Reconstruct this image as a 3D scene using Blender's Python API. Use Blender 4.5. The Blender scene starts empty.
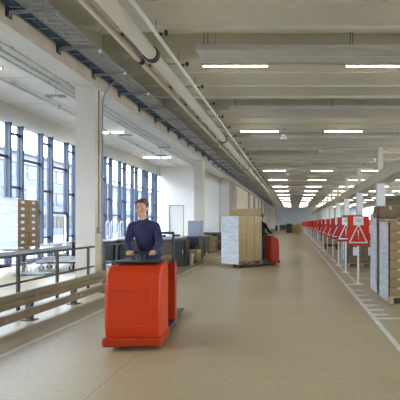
import bpy, bmesh, math, random
from mathutils import Vector, Matrix
random.seed(7)
PI = math.pi
C = bpy.context.scene.collection
SC = bpy.context.scene

# ------------------------------------------------------------------ materials
def mat(name, col, rough=0.6, metal=0.0, var=0.0, vscale=4.0, bump=0.0, bscale=60.0, spec=0.5, stretch=(1,1,1), emit=None, es=0.0, coord='Object'):
    m = bpy.data.materials.new(name); m.use_nodes = True
    nt = m.node_tree; b = nt.nodes['Principled BSDF']
    b.inputs['Base Color'].default_value = (*col, 1)
    b.inputs['Roughness'].default_value = rough
    b.inputs['Metallic'].default_value = metal
    b.inputs['Specular IOR Level'].default_value = spec
    tc = nt.nodes.new('ShaderNodeTexCoord'); mp = nt.nodes.new('ShaderNodeMapping')
    nt.links.new(tc.outputs[coord], mp.inputs['Vector']); mp.inputs['Scale'].default_value = stretch
    if var > 0:
        n = nt.nodes.new('ShaderNodeTexNoise'); n.inputs['Scale'].default_value = vscale; n.inputs['Detail'].default_value = 6
        nt.links.new(mp.outputs['Vector'], n.inputs['Vector'])
        r = nt.nodes.new('ShaderNodeValToRGB')
        r.color_ramp.elements[0].position = .3; r.color_ramp.elements[1].position = .7
        r.color_ramp.elements[0].color = (*[max(0, c*(1-var)) for c in col], 1)
        r.color_ramp.elements[1].color = (*[min(1, c*(1+var)) for c in col], 1)
        nt.links.new(n.outputs['Fac'], r.inputs['Fac']); nt.links.new(r.outputs['Color'], b.inputs['Base Color'])
    if bump > 0:
        n2 = nt.nodes.new('ShaderNodeTexNoise'); n2.inputs['Scale'].default_value = bscale; n2.inputs['Detail'].default_value = 4
        nt.links.new(mp.outputs['Vector'], n2.inputs['Vector'])
        bp = nt.nodes.new('ShaderNodeBump'); bp.inputs['Strength'].default_value = bump; bp.inputs['Distance'].default_value = .02
        nt.links.new(n2.outputs['Fac'], bp.inputs['Height']); nt.links.new(bp.outputs['Normal'], b.inputs['Normal'])
    if emit:
        b.inputs['Emission Color'].default_value = (*emit, 1); b.inputs['Emission Strength'].default_value = es
    return m

def glass_mat(name, tint=(.93,.96,.98)):
    m = bpy.data.materials.new(name); m.use_nodes = True; nt = m.node_tree
    for n in list(nt.nodes):
        if n.type != 'OUTPUT_MATERIAL': nt.nodes.remove(n)
    out = [n for n in nt.nodes if n.type == 'OUTPUT_MATERIAL'][0]
    t = nt.nodes.new('ShaderNodeBsdfTransparent'); t.inputs['Color'].default_value = (*tint, 1)
    g = nt.nodes.new('ShaderNodeBsdfGlossy'); g.inputs['Roughness'].default_value = .03
    mx = nt.nodes.new('ShaderNodeMixShader'); mx.inputs[0].default_value = .06
    nt.links.new(t.outputs[0], mx.inputs[1]); nt.links.new(g.outputs[0], mx.inputs[2]); nt.links.new(mx.outputs[0], out.inputs[0])
    return m

def film_mat(name, opac, col=(.8,.82,.86)):
    m = bpy.data.materials.new(name); m.use_nodes = True; nt = m.node_tree
    b = nt.nodes['Principled BSDF']; out = [n for n in nt.nodes if n.type == 'OUTPUT_MATERIAL'][0]
    b.inputs['Base Color'].default_value = (*col, 1); b.inputs['Roughness'].default_value = .25
    tc = nt.nodes.new('ShaderNodeTexCoord'); mp = nt.nodes.new('ShaderNodeMapping'); mp.inputs['Scale'].default_value = (1.5, 1.5, 9)
    n = nt.nodes.new('ShaderNodeTexNoise'); n.inputs['Scale'].default_value = 1.6; n.inputs['Detail'].default_value = 5
    nt.links.new(tc.outputs['Object'], mp.inputs[0]); nt.links.new(mp.outputs[0], n.inputs['Vector'])
    bp = nt.nodes.new('ShaderNodeBump'); bp.inputs['Strength'].default_value = .5; bp.inputs['Distance'].default_value = .03
    nt.links.new(n.outputs['Fac'], bp.inputs['Height']); nt.links.new(bp.outputs[0], b.inputs['Normal'])
    mr = nt.nodes.new('ShaderNodeMapRange'); mr.inputs['From Min'].default_value = .3; mr.inputs['From Max'].default_value = .7
    mr.inputs['To Min'].default_value = max(.0, opac-.13); mr.inputs['To Max'].default_value = opac+(.07 if opac > .1 else .03)
    nt.links.new(n.outputs['Fac'], mr.inputs['Value'])
    t = nt.nodes.new('ShaderNodeBsdfTransparent'); mx = nt.nodes.new('ShaderNodeMixShader')
    nt.links.new(mr.outputs[0], mx.inputs[0]); nt.links.new(t.outputs[0], mx.inputs[1]); nt.links.new(b.outputs[0], mx.inputs[2])
    nt.links.new(mx.outputs[0], out.inputs[0])
    return m

def floor_mat():
    m = bpy.data.materials.new('polished_concrete'); m.use_nodes = True; nt = m.node_tree; b = nt.nodes['Principled BSDF']
    tc = nt.nodes.new('ShaderNodeTexCoord')
    n = nt.nodes.new('ShaderNodeTexNoise'); n.inputs['Scale'].default_value = .5; n.inputs['Detail'].default_value = 10; n.inputs['Roughness'].default_value = .65
    nt.links.new(tc.outputs['Object'], n.inputs['Vector'])
    r = nt.nodes.new('ShaderNodeValToRGB'); r.color_ramp.elements[0].position = .3; r.color_ramp.elements[1].position = .72
    r.color_ramp.elements[0].color = (.39,.315,.175,1); r.color_ramp.elements[1].color = (.48,.40,.25,1)
    nt.links.new(n.outputs['Fac'], r.inputs['Fac'])
    # aggregate speckle
    n3 = nt.nodes.new('ShaderNodeTexNoise'); n3.inputs['Scale'].default_value = 18; n3.inputs['Detail'].default_value = 5
    nt.links.new(tc.outputs['Object'], n3.inputs['Vector'])
    mx = nt.nodes.new('ShaderNodeMix'); mx.data_type = 'RGBA'; mx.blend_type = 'OVERLAY'; mx.inputs[0].default_value = .25
    nt.links.new(r.outputs[0], mx.inputs[6]); nt.links.new(n3.outputs['Fac'], mx.inputs[7])
    # sawn joints every few metres
    br = nt.nodes.new('ShaderNodeTexBrick'); br.offset = 0; br.inputs['Scale'].default_value = 1
    br.inputs['Brick Width'].default_value = 5.1; br.inputs['Row Height'].default_value = 5.1; br.inputs['Mortar Size'].default_value = .008
    br.inputs['Color1'].default_value = (1,1,1,1); br.inputs['Color2'].default_value = (.97,.97,.97,1); br.inputs['Mortar'].default_value = (.7,.7,.7,1)
    mp = nt.nodes.new('ShaderNodeMapping'); mp.inputs['Location'].default_value = (1.9, 2.1, 0)
    nt.links.new(tc.outputs['Object'], mp.inputs[0]); nt.links.new(mp.outputs[0], br.inputs['Vector'])
    m2 = nt.nodes.new('ShaderNodeMix'); m2.data_type = 'RGBA'; m2.blend_type = 'MULTIPLY'; m2.inputs[0].default_value = 1
    nt.links.new(mx.outputs[2], m2.inputs[6]); nt.links.new(br.outputs[0], m2.inputs[7])
    nt.links.new(m2.outputs[2], b.inputs['Base Color'])
    mr = nt.nodes.new('ShaderNodeMapRange'); mr.inputs['To Min'].default_value = .30; mr.inputs['To Max'].default_value = .46
    nt.links.new(n.outputs['Fac'], mr.inputs['Value']); nt.links.new(mr.outputs[0], b.inputs['Roughness'])
    b.inputs['Specular IOR Level'].default_value = .6
    return m

M = dict(
 floor=floor_mat(),
 line=mat('white_floor_paint', (.72,.70,.66), .5, var=.12, vscale=3),
 ceil=mat('taupe_ceiling_paint', (.72,.675,.55), .75, var=.05, vscale=1.2),
 ceilw=mat('white_ceiling_paint', (.74,.73,.70), .8, var=.04, vscale=1.5),
 joist=mat('joist_paint', (.70,.66,.56), .6, var=.04, vscale=2),
 panel=mat('ceiling_panel', (.62,.60,.55), .55, var=.04, vscale=3),
 tan=mat('tan_beam_paint', (.50,.40,.275), .7, var=.12, vscale=2.5),
 white=mat('white_paint', (.66,.65,.62), .7, var=.04, vscale=2),
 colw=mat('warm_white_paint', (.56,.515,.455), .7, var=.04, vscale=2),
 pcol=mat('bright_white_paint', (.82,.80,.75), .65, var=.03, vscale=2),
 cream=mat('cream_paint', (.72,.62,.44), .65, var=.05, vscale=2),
 blue=mat('window_frame_blue', (.022,.036,.065), .45, var=.1, vscale=3),
 glass=glass_mat('window_glass'),
 pipe=mat('painted_pipe', (.50,.44,.34), .35, var=.06, vscale=3, stretch=(1,.3,1)),
 pipew=mat('pale_pipe', (.62,.58,.50), .3, var=.05, vscale=3),
 steel=mat('galvanised_steel', (.50,.52,.54), .45, .5, var=.15, vscale=6),
 dsteel=mat('dark_steel', (.05,.05,.05), .5, .4, var=.2, vscale=6),
 rail=mat('grey_railing_paint', (.055,.05,.042), .5, .1, var=.1, vscale=6),
 bcable=mat('blue_cable', (.05,.10,.20), .5, var=.2, vscale=10),
 gcable=mat('grey_cable', (.48,.49,.50), .5, var=.2, vscale=10),
 barrier=mat('beige_barrier_paint', (.235,.175,.10), .45, var=.14, vscale=3, bump=.15, bscale=25),
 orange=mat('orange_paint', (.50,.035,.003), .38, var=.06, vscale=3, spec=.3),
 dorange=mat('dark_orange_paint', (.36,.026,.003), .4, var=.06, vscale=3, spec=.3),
 black=mat('black_plastic', (.02,.02,.022), .5, var=.2, vscale=8),
 rubber=mat('rubber', (.025,.025,.025), .8, var=.2, vscale=20),
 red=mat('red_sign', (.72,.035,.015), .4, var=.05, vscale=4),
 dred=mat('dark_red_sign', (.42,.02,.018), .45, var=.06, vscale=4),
 signw=mat('sign_white', (.82,.80,.77), .5, var=.03),
 paper=mat('paper', (.80,.80,.80), .7, var=.03, vscale=10),
 ink=mat('faded_ink', (.30,.30,.31), .7, var=.05),
 carton=mat('brown_cardboard', (.28,.175,.065), .8, var=.10, vscale=5, bump=.08, bscale=30),
 carton2=mat('dark_cardboard', (.17,.115,.06), .8, var=.12, vscale=5, bump=.08, bscale=30),
 carton3=mat('pale_cardboard', (.38,.25,.115), .8, var=.10, vscale=5),
 cartonl=mat('light_tan_cardboard', (.56,.40,.19), .8, var=.08, vscale=5),
 cartonw=mat('white_cardboard', (.74,.74,.76), .6, var=.06, vscale=5),
 tape=mat('packing_tape', (.50,.38,.22), .3, var=.05),
 wood=mat('pallet_wood', (.42,.29,.16), .8, var=.25, vscale=6, stretch=(1,6,6), bump=.2, bscale=20),
 film=film_mat('stretch_film', .0),
 film_glare=film_mat('film_window_glare', .72),  # film whitened to stand for glare from the windows
 tube=mat('lit_lamp_tube', (1,1,1), .5, emit=(1.0,.93,.80), es=9),
 lamp=mat('lamp_housing', (.55,.53,.49), .45, var=.03),
 machine=mat('machine_dark_paint', (.028,.028,.031), .55, .1, var=.15, vscale=5),
 olive=mat('olive_board', (.085,.066,.035), .6, var=.15, vscale=4),
 top=mat('steel_worktop', (.16,.165,.175), .45, .5, var=.1, vscale=5),
 bgrey=mat('blue_grey_enamel', (.30,.35,.42), .45, var=.05),
 alu=mat('aluminium', (.66,.68,.70), .35, .7, var=.08, vscale=6),
 wplast=mat('white_plastic', (.80,.81,.83), .4, var=.04),
 gplast=mat('grey_plastic', (.28,.30,.33), .5, var=.06),
 navy=mat('navy_cloth', (.022,.022,.065), .9, var=.2, vscale=12, bump=.3, bscale=18),
 blackc=mat('black_cloth', (.012,.012,.014), .9, var=.2, vscale=12, bump=.3, bscale=18),
 jeans=mat('dark_trousers', (.03,.035,.06), .9, var=.2, vscale=14, bump=.2, bscale=30),
 skin=mat('skin', (.56,.29,.18), .55, var=.05, vscale=9),
 hair=mat('brown_hair', (.10,.045,.02), .7, var=.3, vscale=30, bump=.5, bscale=60),
 eyew=mat('eye_white', (.8,.8,.78), .3), eyed=mat('eye_iris', (.03,.02,.015), .2), lip=mat('lip', (.45,.17,.13), .5),
 far=mat('blue_grey_wall', (.42,.43,.46), .8, var=.08, vscale=1),
 pave=mat('pavement', (.13,.13,.135), .85, var=.12, vscale=1.2),
 facade=mat('grey_render', (.10,.11,.125), .8, var=.08, vscale=.6),
 facade2=mat('stone_band', (.12,.11,.10), .8, var=.1, vscale=.8),
 dglass=mat('dark_glazing', (.012,.015,.02), .15, var=.1),
 leaf=mat('hedge_leaf', (.05,.10,.03), .8, var=.4, vscale=8),
)

# ------------------------------------------------------------------ mesh builder
class MB:
    def __init__(s): s.bm = bmesh.new(); s.mi = 0
    def _tag(s, faces):
        for f in faces: f.material_index = s.mi
    def box(s, x0, x1, y0, y1, z0, z1, bevel=0.0, rot=None, seg=1):
        x0, x1 = min(x0,x1), max(x0,x1); y0, y1 = min(y0,y1), max(y0,y1); z0, z1 = min(z0,z1), max(z0,z1)
        c = Vector(((x0+x1)/2, (y0+y1)/2, (z0+z1)/2))
        mm = Matrix.Translation(c)
        if rot is not None: mm = mm @ rot
        mm = mm @ Matrix.Diagonal((x1-x0, y1-y0, z1-z0, 1))
        r = bmesh.ops.create_cube(s.bm, size=1, matrix=mm)
        fs = set(f for v in r['verts'] for f in v.link_faces)
        s._tag(fs)
        if bevel > 0:
            es = list(set(e for v in r['verts'] for e in v.link_edges))
            o = bmesh.ops.bevel(s.bm, geom=es, offset=bevel, segments=seg, affect='EDGES', profile=.5)
            s._tag(o['faces'])
        return s
    def cyl(s, p0, p1, r, r1=None, n=10, caps=True):
        p0, p1 = Vector(p0), Vector(p1); d = p1-p0; L = d.length
        if L < 1e-6: return s
        q = d.to_track_quat('Z', 'Y').to_matrix().to_4x4()
        o = bmesh.ops.create_cone(s.bm, cap_ends=caps, segments=n, radius1=r, radius2=r if r1 is None else r1, depth=L, matrix=Matrix.Translation((p0+p1)/2) @ q)
        s._tag(set(f for v in o['verts'] for f in v.link_faces))
        return s
    def tube(s, pts, r, n=8):
        for a, b in zip(pts, pts[1:]): s.cyl(a, b, r, n=n)
        for p in pts[1:-1]: s.ell(p, (r, r, r), 8, 6)
        return s
    def ell(s, c, rad, u=16, v=10, rot=None):
        mm = Matrix.Translation(c)
        if rot is not None: mm = mm @ rot
        mm = mm @ Matrix.Diagonal((*rad, 1))
        o = bmesh.ops.create_uvsphere(s.bm, u_segments=u, v_segments=v, radius=1, matrix=mm)
        s._tag(set(f for v_ in o['verts'] for f in v_.link_faces))
        return s
    def cap(s, p0, p1, r0, r1):       # tapered capsule
        s.cyl(p0, p1, r0, r1, n=14); s.ell(p0, (r0,)*3, 14, 10); s.ell(p1, (r1,)*3, 14, 10); return s
    def prism(s, prof, a, b, axis='Y'):      # closed profile extruded along an axis
        vs = []
        for t in (a, b):
            row = []
            for u, w in prof:
                co = (u, t, w) if axis == 'Y' else ((t, u, w) if axis == 'X' else (u, w, t))
                row.append(s.bm.verts.new(co))
            vs.append(row)
        n = len(prof); fs = []
        for i in range(n):
            fs.append(s.bm.faces.new((vs[0][i], vs[0][(i+1) % n], vs[1][(i+1) % n], vs[1][i])))
        fs.append(s.bm.faces.new(vs[0][::-1])); fs.append(s.bm.faces.new(vs[1]))
        s._tag(fs); return s
    def mesh(s, name, mats, smooth=False):
        bmesh.ops.recalc_face_normals(s.bm, faces=s.bm.faces[:])
        me = bpy.data.meshes.new(name)
        s.bm.to_mesh(me); s.bm.free()
        for m in (mats if isinstance(mats, (list, tuple)) else [mats]): me.materials.append(m)
        if smooth:
            for p in me.polygons: p.use_smooth = True
        return me
    def obj(s, name, mats, parent=None, smooth=False, loc=None):
        o = bpy.data.objects.new(name, s.mesh(name, mats, smooth)); C.objects.link(o)
        if parent: o.parent = parent
        if loc: o.location = loc
        return o

def tag(o, label=None, cat=None, group=None, kind=None):
    if label: o['label'] = label
    if cat: o['category'] = cat
    if group: o['group'] = group
    if kind: o['kind'] = kind
    return o
def thing(name, label, cat, loc=(0,0,0), rz=0, group=None, kind=None):
    o = bpy.data.objects.new(name, None); C.objects.link(o); o.empty_display_size = .1
    o.location = loc; o.rotation_euler = (0, 0, rz)
    return tag(o, label, cat, group, kind)
def struct(name, mb, m, label=None, parent=None):
    o = mb.obj(name, m, parent)
    if parent is None: tag(o, label or name.replace('_', ' '), name.split('_')[0] if name.split('_')[0] not in ('trim',) else 'trim', kind='structure')
    return o
def copy_tree(o, parent=None):
    c = o.copy(); C.objects.link(c)
    if parent: c.parent = parent
    for ch in [x for x in o.children]: copy_tree(ch, c)
    return c
ORD = ['nearest','second','third','fourth','fifth','sixth','seventh','eighth','ninth','tenth','eleventh','twelfth','thirteenth','fourteenth','fifteenth','sixteenth','seventeenth','eighteenth','nineteenth','twentieth','twenty-first','twenty-second','twenty-third','twenty-fourth','twenty-fifth','twenty-sixth','twenty-seventh','twenty-eighth','twenty-ninth','thirtieth','thirty-first','thirty-second','thirty-third','thirty-fourth','thirty-fifth','thirty-sixth','thirty-seventh','thirty-eighth','thirty-ninth','fortieth']
def nth(i): return ORD[i] if i == 0 else ORD[i] + ' nearest'

XB = -5.46          # face of the tan beam / column line
YE = 140            # far end of the hall
XR = 19.0
XW = -10.5          # window wall
YS = -13.0
# ------------------------------------------------------------------ shell
b = MB(); b.box(XW-.05, XR, YS, YE, -.3, 0); struct('floor', b, M['floor'], 'polished tan-grey concrete floor of the warehouse')
# main-hall ceiling
b = MB(); b.box(XB-.3, XR, YS, YE, 7.0, 7.2)
struct('ceiling', b, M['ceil'], 'taupe upper ceiling deck of the main hall')
P = 6.17
k0 = -4; i = 0; jn = 0
for k in range(k0, 21):
    a = 13.45 + k*P; e = 17.5 + k*P
    if e < YS+.5 or a > YE: continue
    a = max(a, YS); e = min(e, YE)
    b = MB(); b.box(XB, XR, a, e, 6.3, 7.0)
    b.mi = 1
    b.box(XB, XR, e-.16, e+.04, 6.22, 6.34)                    # pale bottom flange at the slab edge
    if a < e-2: b.box(XB, XR, e-1.5, e-1.42, 6.24, 6.31)       # joint rib
    if a < e-3: b.box(XB, XR, e-2.9, e-2.86, 6.27, 6.31)
    o = b.obj('ceiling_slab', [M['ceil'], M['joist']])
    tag(o, 'taupe ceiling slab crossing the hall, %s to the camera' % nth(i), 'ceiling slab', kind='structure'); i += 1
    if e+.6 > YE: continue
    b = MB(); b.cyl((XB, e+.55, 6.62), (XR, e+.55, 6.62), .03, n=6)
    o = b.obj('cross_pipe', M['pipew']); tag(o, 'thin pale pipe in the ceiling recess behind the %s slab edge' % nth(jn), 'pipe', 'thin pipes in the ceiling recesses'); jn += 1
# left-bay ceiling, beam
b = MB(); b.box(XW-.3, XB-.5, YS, 47.2, 6.0, 6.2); struct('ceiling_left', b, M['ceilw'], 'white ceiling over the window bay')
b = MB(); b.box(XB-.54, XB, YS, YE, 5.37, 5.80)
b.mi = 1; b.box(XB-.3, XB-.02, YS, YE, 5.80, 7.0)
b.mi = 2; b.box(XB-.54, XB-.005, YS, YE, 5.365, 5.372)
b.mi = 1; b.box(XB, XB+.035, YS, YE, 5.775, 5.80)
o = b.obj('trim_1', [M['tan'], M['ceil'], M['white']]); tag(o, 'long tan beam carried by the left row of columns', 'beam', kind='structure')
b = MB()
for y in [2+3.05*k for k in range(15)]: b.box(XW, XB-.54, y, y+.03, 5.985, 6.0)
o = b.obj('trim_2', M['alu']); tag(o, 'fine cross joints on the white bay ceiling', 'trim', kind='structure')
# white band above the windows & plinth
b = MB(); b.box(XW-.3, XW+.02, YS, 36.8, 5.35, 6.0); b.mi = 1; b.box(XW-.2, XW+.12, YS, 36.8, 5.28, 5.35)
struct('wall_left', b, [M['white'], M['white']], 'white band of wall above the tall windows')
# end wall with door opening, return wall and second end wall
D0, D1, DH = -9.8, -8.62, 3.0
b = MB(); b.box(XW-.3, D0, 36.8, 37.0, 0, 6.0).box(D1, -7.7, 36.8, 37.0, 0, 6.0).box(D0, D1, 36.8, 37.0, DH, 6.0)
struct('wall_back', b, M['pcol'], 'white end wall of the window bay with a tall door')
d = thing('door_1', 'tall flush white door in the bay end wall', 'door', ((D0+D1)/2, 36.83, 0), kind='structure')
b = MB(); b.box(-.53, .53, 0, .06, .01, DH-.07, .004); b.obj('door_leaf', M['white'], d)
b = MB(); b.box(-.59, -.53, -.06, .08, 0, DH).box(.53, .59, -.06, .08, 0, DH).box(-.53, .53, -.06, .08, DH-.06, DH); b.obj('door_frame', M['gplast'], d)
b = MB(); b.tube([(.44, 0, 1.05), (.44, -.05, 1.05), (.33, -.05, 1.05)], .011); b.obj('door_handle', M['steel'], d)
b = MB(); b.box(-7.7, -7.5, 36.8, 47.2, 0, 6.0); struct('wall_return', b, M['pcol'], 'white return wall beyond the tall door')
b = MB(); b.box(-7.5, XB-.3, 47.0, 47.2, 0, 6.0); struct('wall_recess', b, M['pcol'], 'white wall at the back of the recess')
b = MB()
b.box(XB-.5, XB-.3, 47.0, YE, 0, 5.37)
for k in range(24):
    y = 50 + 3.8*k
    b.mi = 1; b.box(XB-.3, XB-.26, y, y+1.3, .9, 3.2); b.mi = 0
struct('wall_side', b, [M['cream'], M['white']], 'cream side wall with pale panels running to the far end')
b = MB(); b.box(XB-.5, XR, YE, YE+.3, 0, 7.2); b.mi = 1
for k in range(14): b.box(-5+2*k, -4.94+2*k, YE-.03, YE, 0, 6)
b.box(-5, XR, YE-.03, YE, 3.0, 3.08)
struct('wall_far', b, [M['far'], M['bgrey']], 'blue-grey panelled wall at the far end of the hall')
YG = 76
b = MB(); b.box(XR, XR+.3, YS, YG, 0, 1.0).box(XR, XR+.3, YS, YG, 5.6, 7.2).box(XR, XR+.3, YG, 108, 0, 7.2).box(XR, XR+.3, 108, YE, 0, 1.0).box(XR, XR+.3, 108, YE, 5.6, 7.2)
struct('wall_right', b, M['white'], 'pale right-hand wall of the hall opened for added glazed bands')
b = MB(); y = YS+.1  # unseen glazing added so daylight fills the hall
while y < YG: b.box(XR+.02, XR+.22, y-.05, y+.05, 1.0, 5.6); y += 3.0
b.box(XR+.05, XR+.2, YS, YG, 3.2, 3.28)
o = b.obj('fill_window_2', M['blue']); tag(o, 'long glazed band added to the right-hand wall for daylight fill', 'window', kind='structure')
b = MB(); b.box(XR+.10, XR+.115, YS, YG, 1.0, 5.6); g_ = b.obj('pane', M['glass'], o)
b = MB(); y = 108.05  # second added glazing, brightens the far end of the hall
while y < YE: b.box(XR+.02, XR+.22, y-.05, y+.05, 1.0, 5.6); y += 3.0
b.box(XR+.05, XR+.2, 108, YE, 3.2, 3.28)
o = b.obj('fill_window_3', M['blue']); tag(o, 'far glazed band added to the right-hand wall for fill light near the hall end', 'window', kind='structure')
b = MB(); b.box(XR+.10, XR+.115, 108, YE, 1.0, 5.6); b.obj('pane', M['glass'], o)
b = MB(); b.box(XR+.3, 90, -40, 180, -.35, -.12); o = b.obj('ground_outside', M['pave']); tag(o, 'grey paved yard on the right of the hall', 'pavement', kind='structure')
b = MB(); b.box(XW-.3, XR+.3, YS-.3, YS, 0, 7.2); struct('wall_front', b, M['white'], 'pale wall behind the camera')

# ------------------------------------------------------------------ floor markings
def floor_line(pts, label, group=None, w=.075):
    b = MB()
    for (x0, y0, x1, y1) in pts: b.box(x0, x1, y0, y1, 0, .003)
    o = b.obj('floor_marking', M['line']); tag(o, label, 'floor marking', group, kind='structure'); return o
floor_line([(1.31, YS+.2, 1.385, 130)], 'long white line along the right edge of the aisle')
floor_line([(1.65, 12.35, 1.715, 120)], 'white line on which the sign posts stand')
floor_line([(-3.56, YS+.2, -3.48, 34)], 'white line along the left edge of the aisle')
floor_line([(1.385, 7.83, 6, 7.92)], 'white cross line in front of the nearest wrapped pallet')
for i, y in enumerate([12.25, 11.2, 10.45, 9.77, 9.17, 8.68, 8.24]):
    b = MB(); z = .0032
    L = .36 if i == 0 else .27
    v = [(1.385, y-.12), (1.385+L, y-.05), (1.385+L, y+.02), (1.385, y+.06)]
    b.prism([(p[0], p[1]) for p in v], 0, z, axis='Z')
    o = b.obj('hatch_mark', M['line']); tag(o, 'short white hatch mark beside the aisle line, %s counting from the sign post' % ['first','second','third','fourth','fifth','sixth','seventh'][i], 'floor marking', 'hatch marks beside the aisle line', kind='structure')
for i, (y, x1) in enumerate([(13.6, 5), (14.8, 5), (16.2, 5)]):
    floor_line([(1.715, y, x1, y+.07)], 'white bay line on the floor, %s behind the nearest sign post' % ['first','second','third'][i], 'bay lines right of the aisle')

# ------------------------------------------------------------------ columns
def column(x0, x1, y0, y1, z1, mats, label, name='column'):
    t = thing(name, label, 'column', ((x0+x1)/2, (y0+y1)/2, 0), kind='structure')
    hx, hy = (x1-x0)/2, (y1-y0)/2
    b = MB(); b.box(-hx, hx, -hy, hy, 0, z1)
    b.bm.faces.ensure_lookup_table()
    o = b.obj('shaft', mats, t)
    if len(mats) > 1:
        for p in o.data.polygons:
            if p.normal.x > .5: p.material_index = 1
    b = MB(); b.box(-hx-.015, hx+.015, -hy-.015, hy+.015, 0, .12, .004); b.obj('base_guard', M['gplast'], t)
    b = MB(); b.box(-hx-.01, hx+.01, -hy-.01, hy+.01, z1-.06, z1, .003); b.obj('head_plate', mats[0], t)
    return t
LC = [-2.4, 12.9, 28.2, 43.5] + [58.8+7.65*k for k in range(10)]
for i, y in enumerate(LC):
    far_ = ['pale column in the left row beside the camera', 'nearest column in view, white front and cream side with conduit, behind the grey handrail',
            'white column beside the blue-grey cabinet, second in the left row',
            'pale column at the corner of the recessed white wall'][i] if i < 4 else 'pale far column on the left side wall, %s beyond the recess' % ORD[i-4].replace('nearest','first')
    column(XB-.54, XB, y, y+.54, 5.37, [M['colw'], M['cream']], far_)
RC = [10.1, 19.2] + [28.3+9.15*k for k in range(11)]
for i, y in enumerate(RC):
    column(5.0, 5.5, y, y+.5, 4.0, [M['pcol'], M['pcol']], 'white square column in the right-hand row, %s to the camera' % nth(i))
b = MB(); b.box(4.9, 5.6, YS, 132, 4.0, 4.55); b.mi = 1; b.box(4.83, 5.67, YS-0, 132, 3.985, 4.03).box(4.83, 5.67, YS, 132, 4.52, 4.56)
o = b.obj('trim_3', [M['ceil'], M['joist']]); tag(o, 'long beam over the right-hand row of columns', 'beam', kind='structure')
for i, y in enumerate(RC):
    b = MB(); b.box(5.1, 5.4, y+.1, y+.4, 4.56, 6.22)
    o = b.obj('beam_post', M['ceil']); tag(o, 'stub post joining right-hand beam to ceiling, %s to the camera' % nth(i), 'post', kind='structure')

# conduit and junction box on the nearest column
t = thing('wall_conduit', 'grey conduit bending out of the cable tray and down the nearest column', 'conduit', (XB, 13.2, 0))
b = MB(); pts = [(.03, .12, .3), (.03, .12, 4.9)] + [(.03+.55*(1-math.cos(a)), .12, 4.9+.75*math.sin(a)) for a in [PI/2*k/6 for k in range(1, 7)]]
b.tube(pts, .018); b.obj('conduit', M['gplast'], t)
b = MB(); b.cyl((.022, -.1, 1.35), (.022, -.1, 5.3), .012, n=6); b.obj('cable_run', M['rail'], t)
b = MB()
for z in (.8, 1.9, 2.9, 3.9):
    b = MB(); b.box(0, .05, .09, .15, z, z+.03); b.obj('clip', M['gplast'], t)
t = thing('junction_box', 'small grey double socket box on the side of the nearest column', 'socket', (XB, 13.2, 1.4))
b = MB(); b.box(0, .07, -.2, .02, -.09, .09, .006); b.obj('box_body', M['gplast'], t)
b = MB(); b.box(.07, .085, -.18, -.10, -.06, .06, .003).box(.07, .085, -.08, 0, -.06, .06, .003); b.obj('socket_cover', M['lamp'], t)

# ------------------------------------------------------------------ windows
WB = thing('window_frame', 'tall dark-blue framed window front of the left bay', 'window', (XW, 0, 0), kind='structure')
WB.name = 'window_1'
ywide = []
y = 17.2 - 2.2*13
fins = []
while y < 36.7:
    if y > YS:
        fins.append((y, y+.78))
    y += 2.2
for (fa, fb) in fins:
    for f in (fa, fb):
        if f > 36.7: continue
        b = MB(); b.box(-.05, .15, f-.045, f+.045, 0, 5.30, .006).box(-.07, .02, f-.065, f+.065, 0, 5.30); b.obj('mullion', M['blue'], WB)
for i, (fa, fb) in enumerate(fins):
    # narrow light
    if fb < 36.8:
        b = MB()
        for z in (1.0, 2.94, 4.93): b.box(-.05, .05, fa+.045, fb-.045, z-.04, z+.04)
        b.obj('transom', M['blue'], WB)
        b = MB(); b.box(-.012, .0, fa+.05, fb-.05, .1, 5.3); b.obj('pane', M['glass'], WB)
    nx = fins[i+1][0] if i+1 < len(fins) else 36.75
    if nx - fb > .3:
        b = MB()
        for z in (2.05, 4.03): b.box(-.05, .05, fb+.045, nx-.045, z-.04, z+.04)
        b.box(-.06, .10, fb+.055, nx-.055, .0, .12)
        b.obj('transom', M['blue'], WB)
        b = MB(); b.box(-.012, .0, fb+.05, nx-.05, .1, 5.3); b.obj('pane', M['glass'], WB)
# glazed door in the wide light seen left of the nearest column
fb = 17.2+2.2*1+.78; nx = 17.2+2.2*2
d = thing('door_2', 'glazed door with pale frame in the window front', 'door', (XW+.05, (fb+nx)/2, 0), kind='structure')
w = (nx-fb)/2-.08
b = MB()
for s in (-1, 1): b.box(-.03, .03, s*w-.05, s*w+.05, .12, 1.98)
b.box(-.03, .03, -w, w, 1.90, 1.99).box(-.03, .03, -w, w, .12, .24); b.obj('door_frame', M['alu'], d)
b = MB(); b.tube([(.03, w-.12, .95), (.09, w-.12, .95), (.09, w-.12, 1.35), (.03, w-.12, 1.35)], .014); b.obj('door_handle', M['steel'], d)

# ------------------------------------------------------------------ outside
b = MB(); b.box(-90, XW-.05, -40, 180, -.35, -.12); o = b.obj('ground_outside', M['pave']); tag(o, 'grey paved yard outside the windows', 'pavement', kind='structure')
def building(x, y0, y1, h, label, fl=3.2, base=M['facade']):
    t = thing('office_building', label, 'building', (x, y0, -.12))
    b = MB(); b.box(-12, 0, 0, y1-y0, 0, h); b.obj('wall', base, t)
    z = 1.0
    while z + 1.5 < h:
        b = MB(); n = int((y1-y0)/2.4)
        for k in range(n): b.box(-.02, .06, .4+2.4*k, 2.3+2.4*k, z, z+1.6)
        b.obj('window_band', M['dglass'], t); b.bm = None
        b = MB(); b.box(0, .12, 0, y1-y0, z+1.75, z+2.2); b.obj('stone_band', M['facade2'], t)
        z += fl
    b = MB(); b.box(-12.2, .3, -.2, y1-y0+.2, h, h+.35); b.obj('roof', M['facade2'], t)
building(-34, -10, 75, 10.4, 'long grey office block across the yard')
building(-34, 78, 120, 8.6, 'second grey block farther along across the yard')
building(-34, 124, 150, 9.5, 'stone-coloured block at the far end of the yard', base=M['facade2'])
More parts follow.
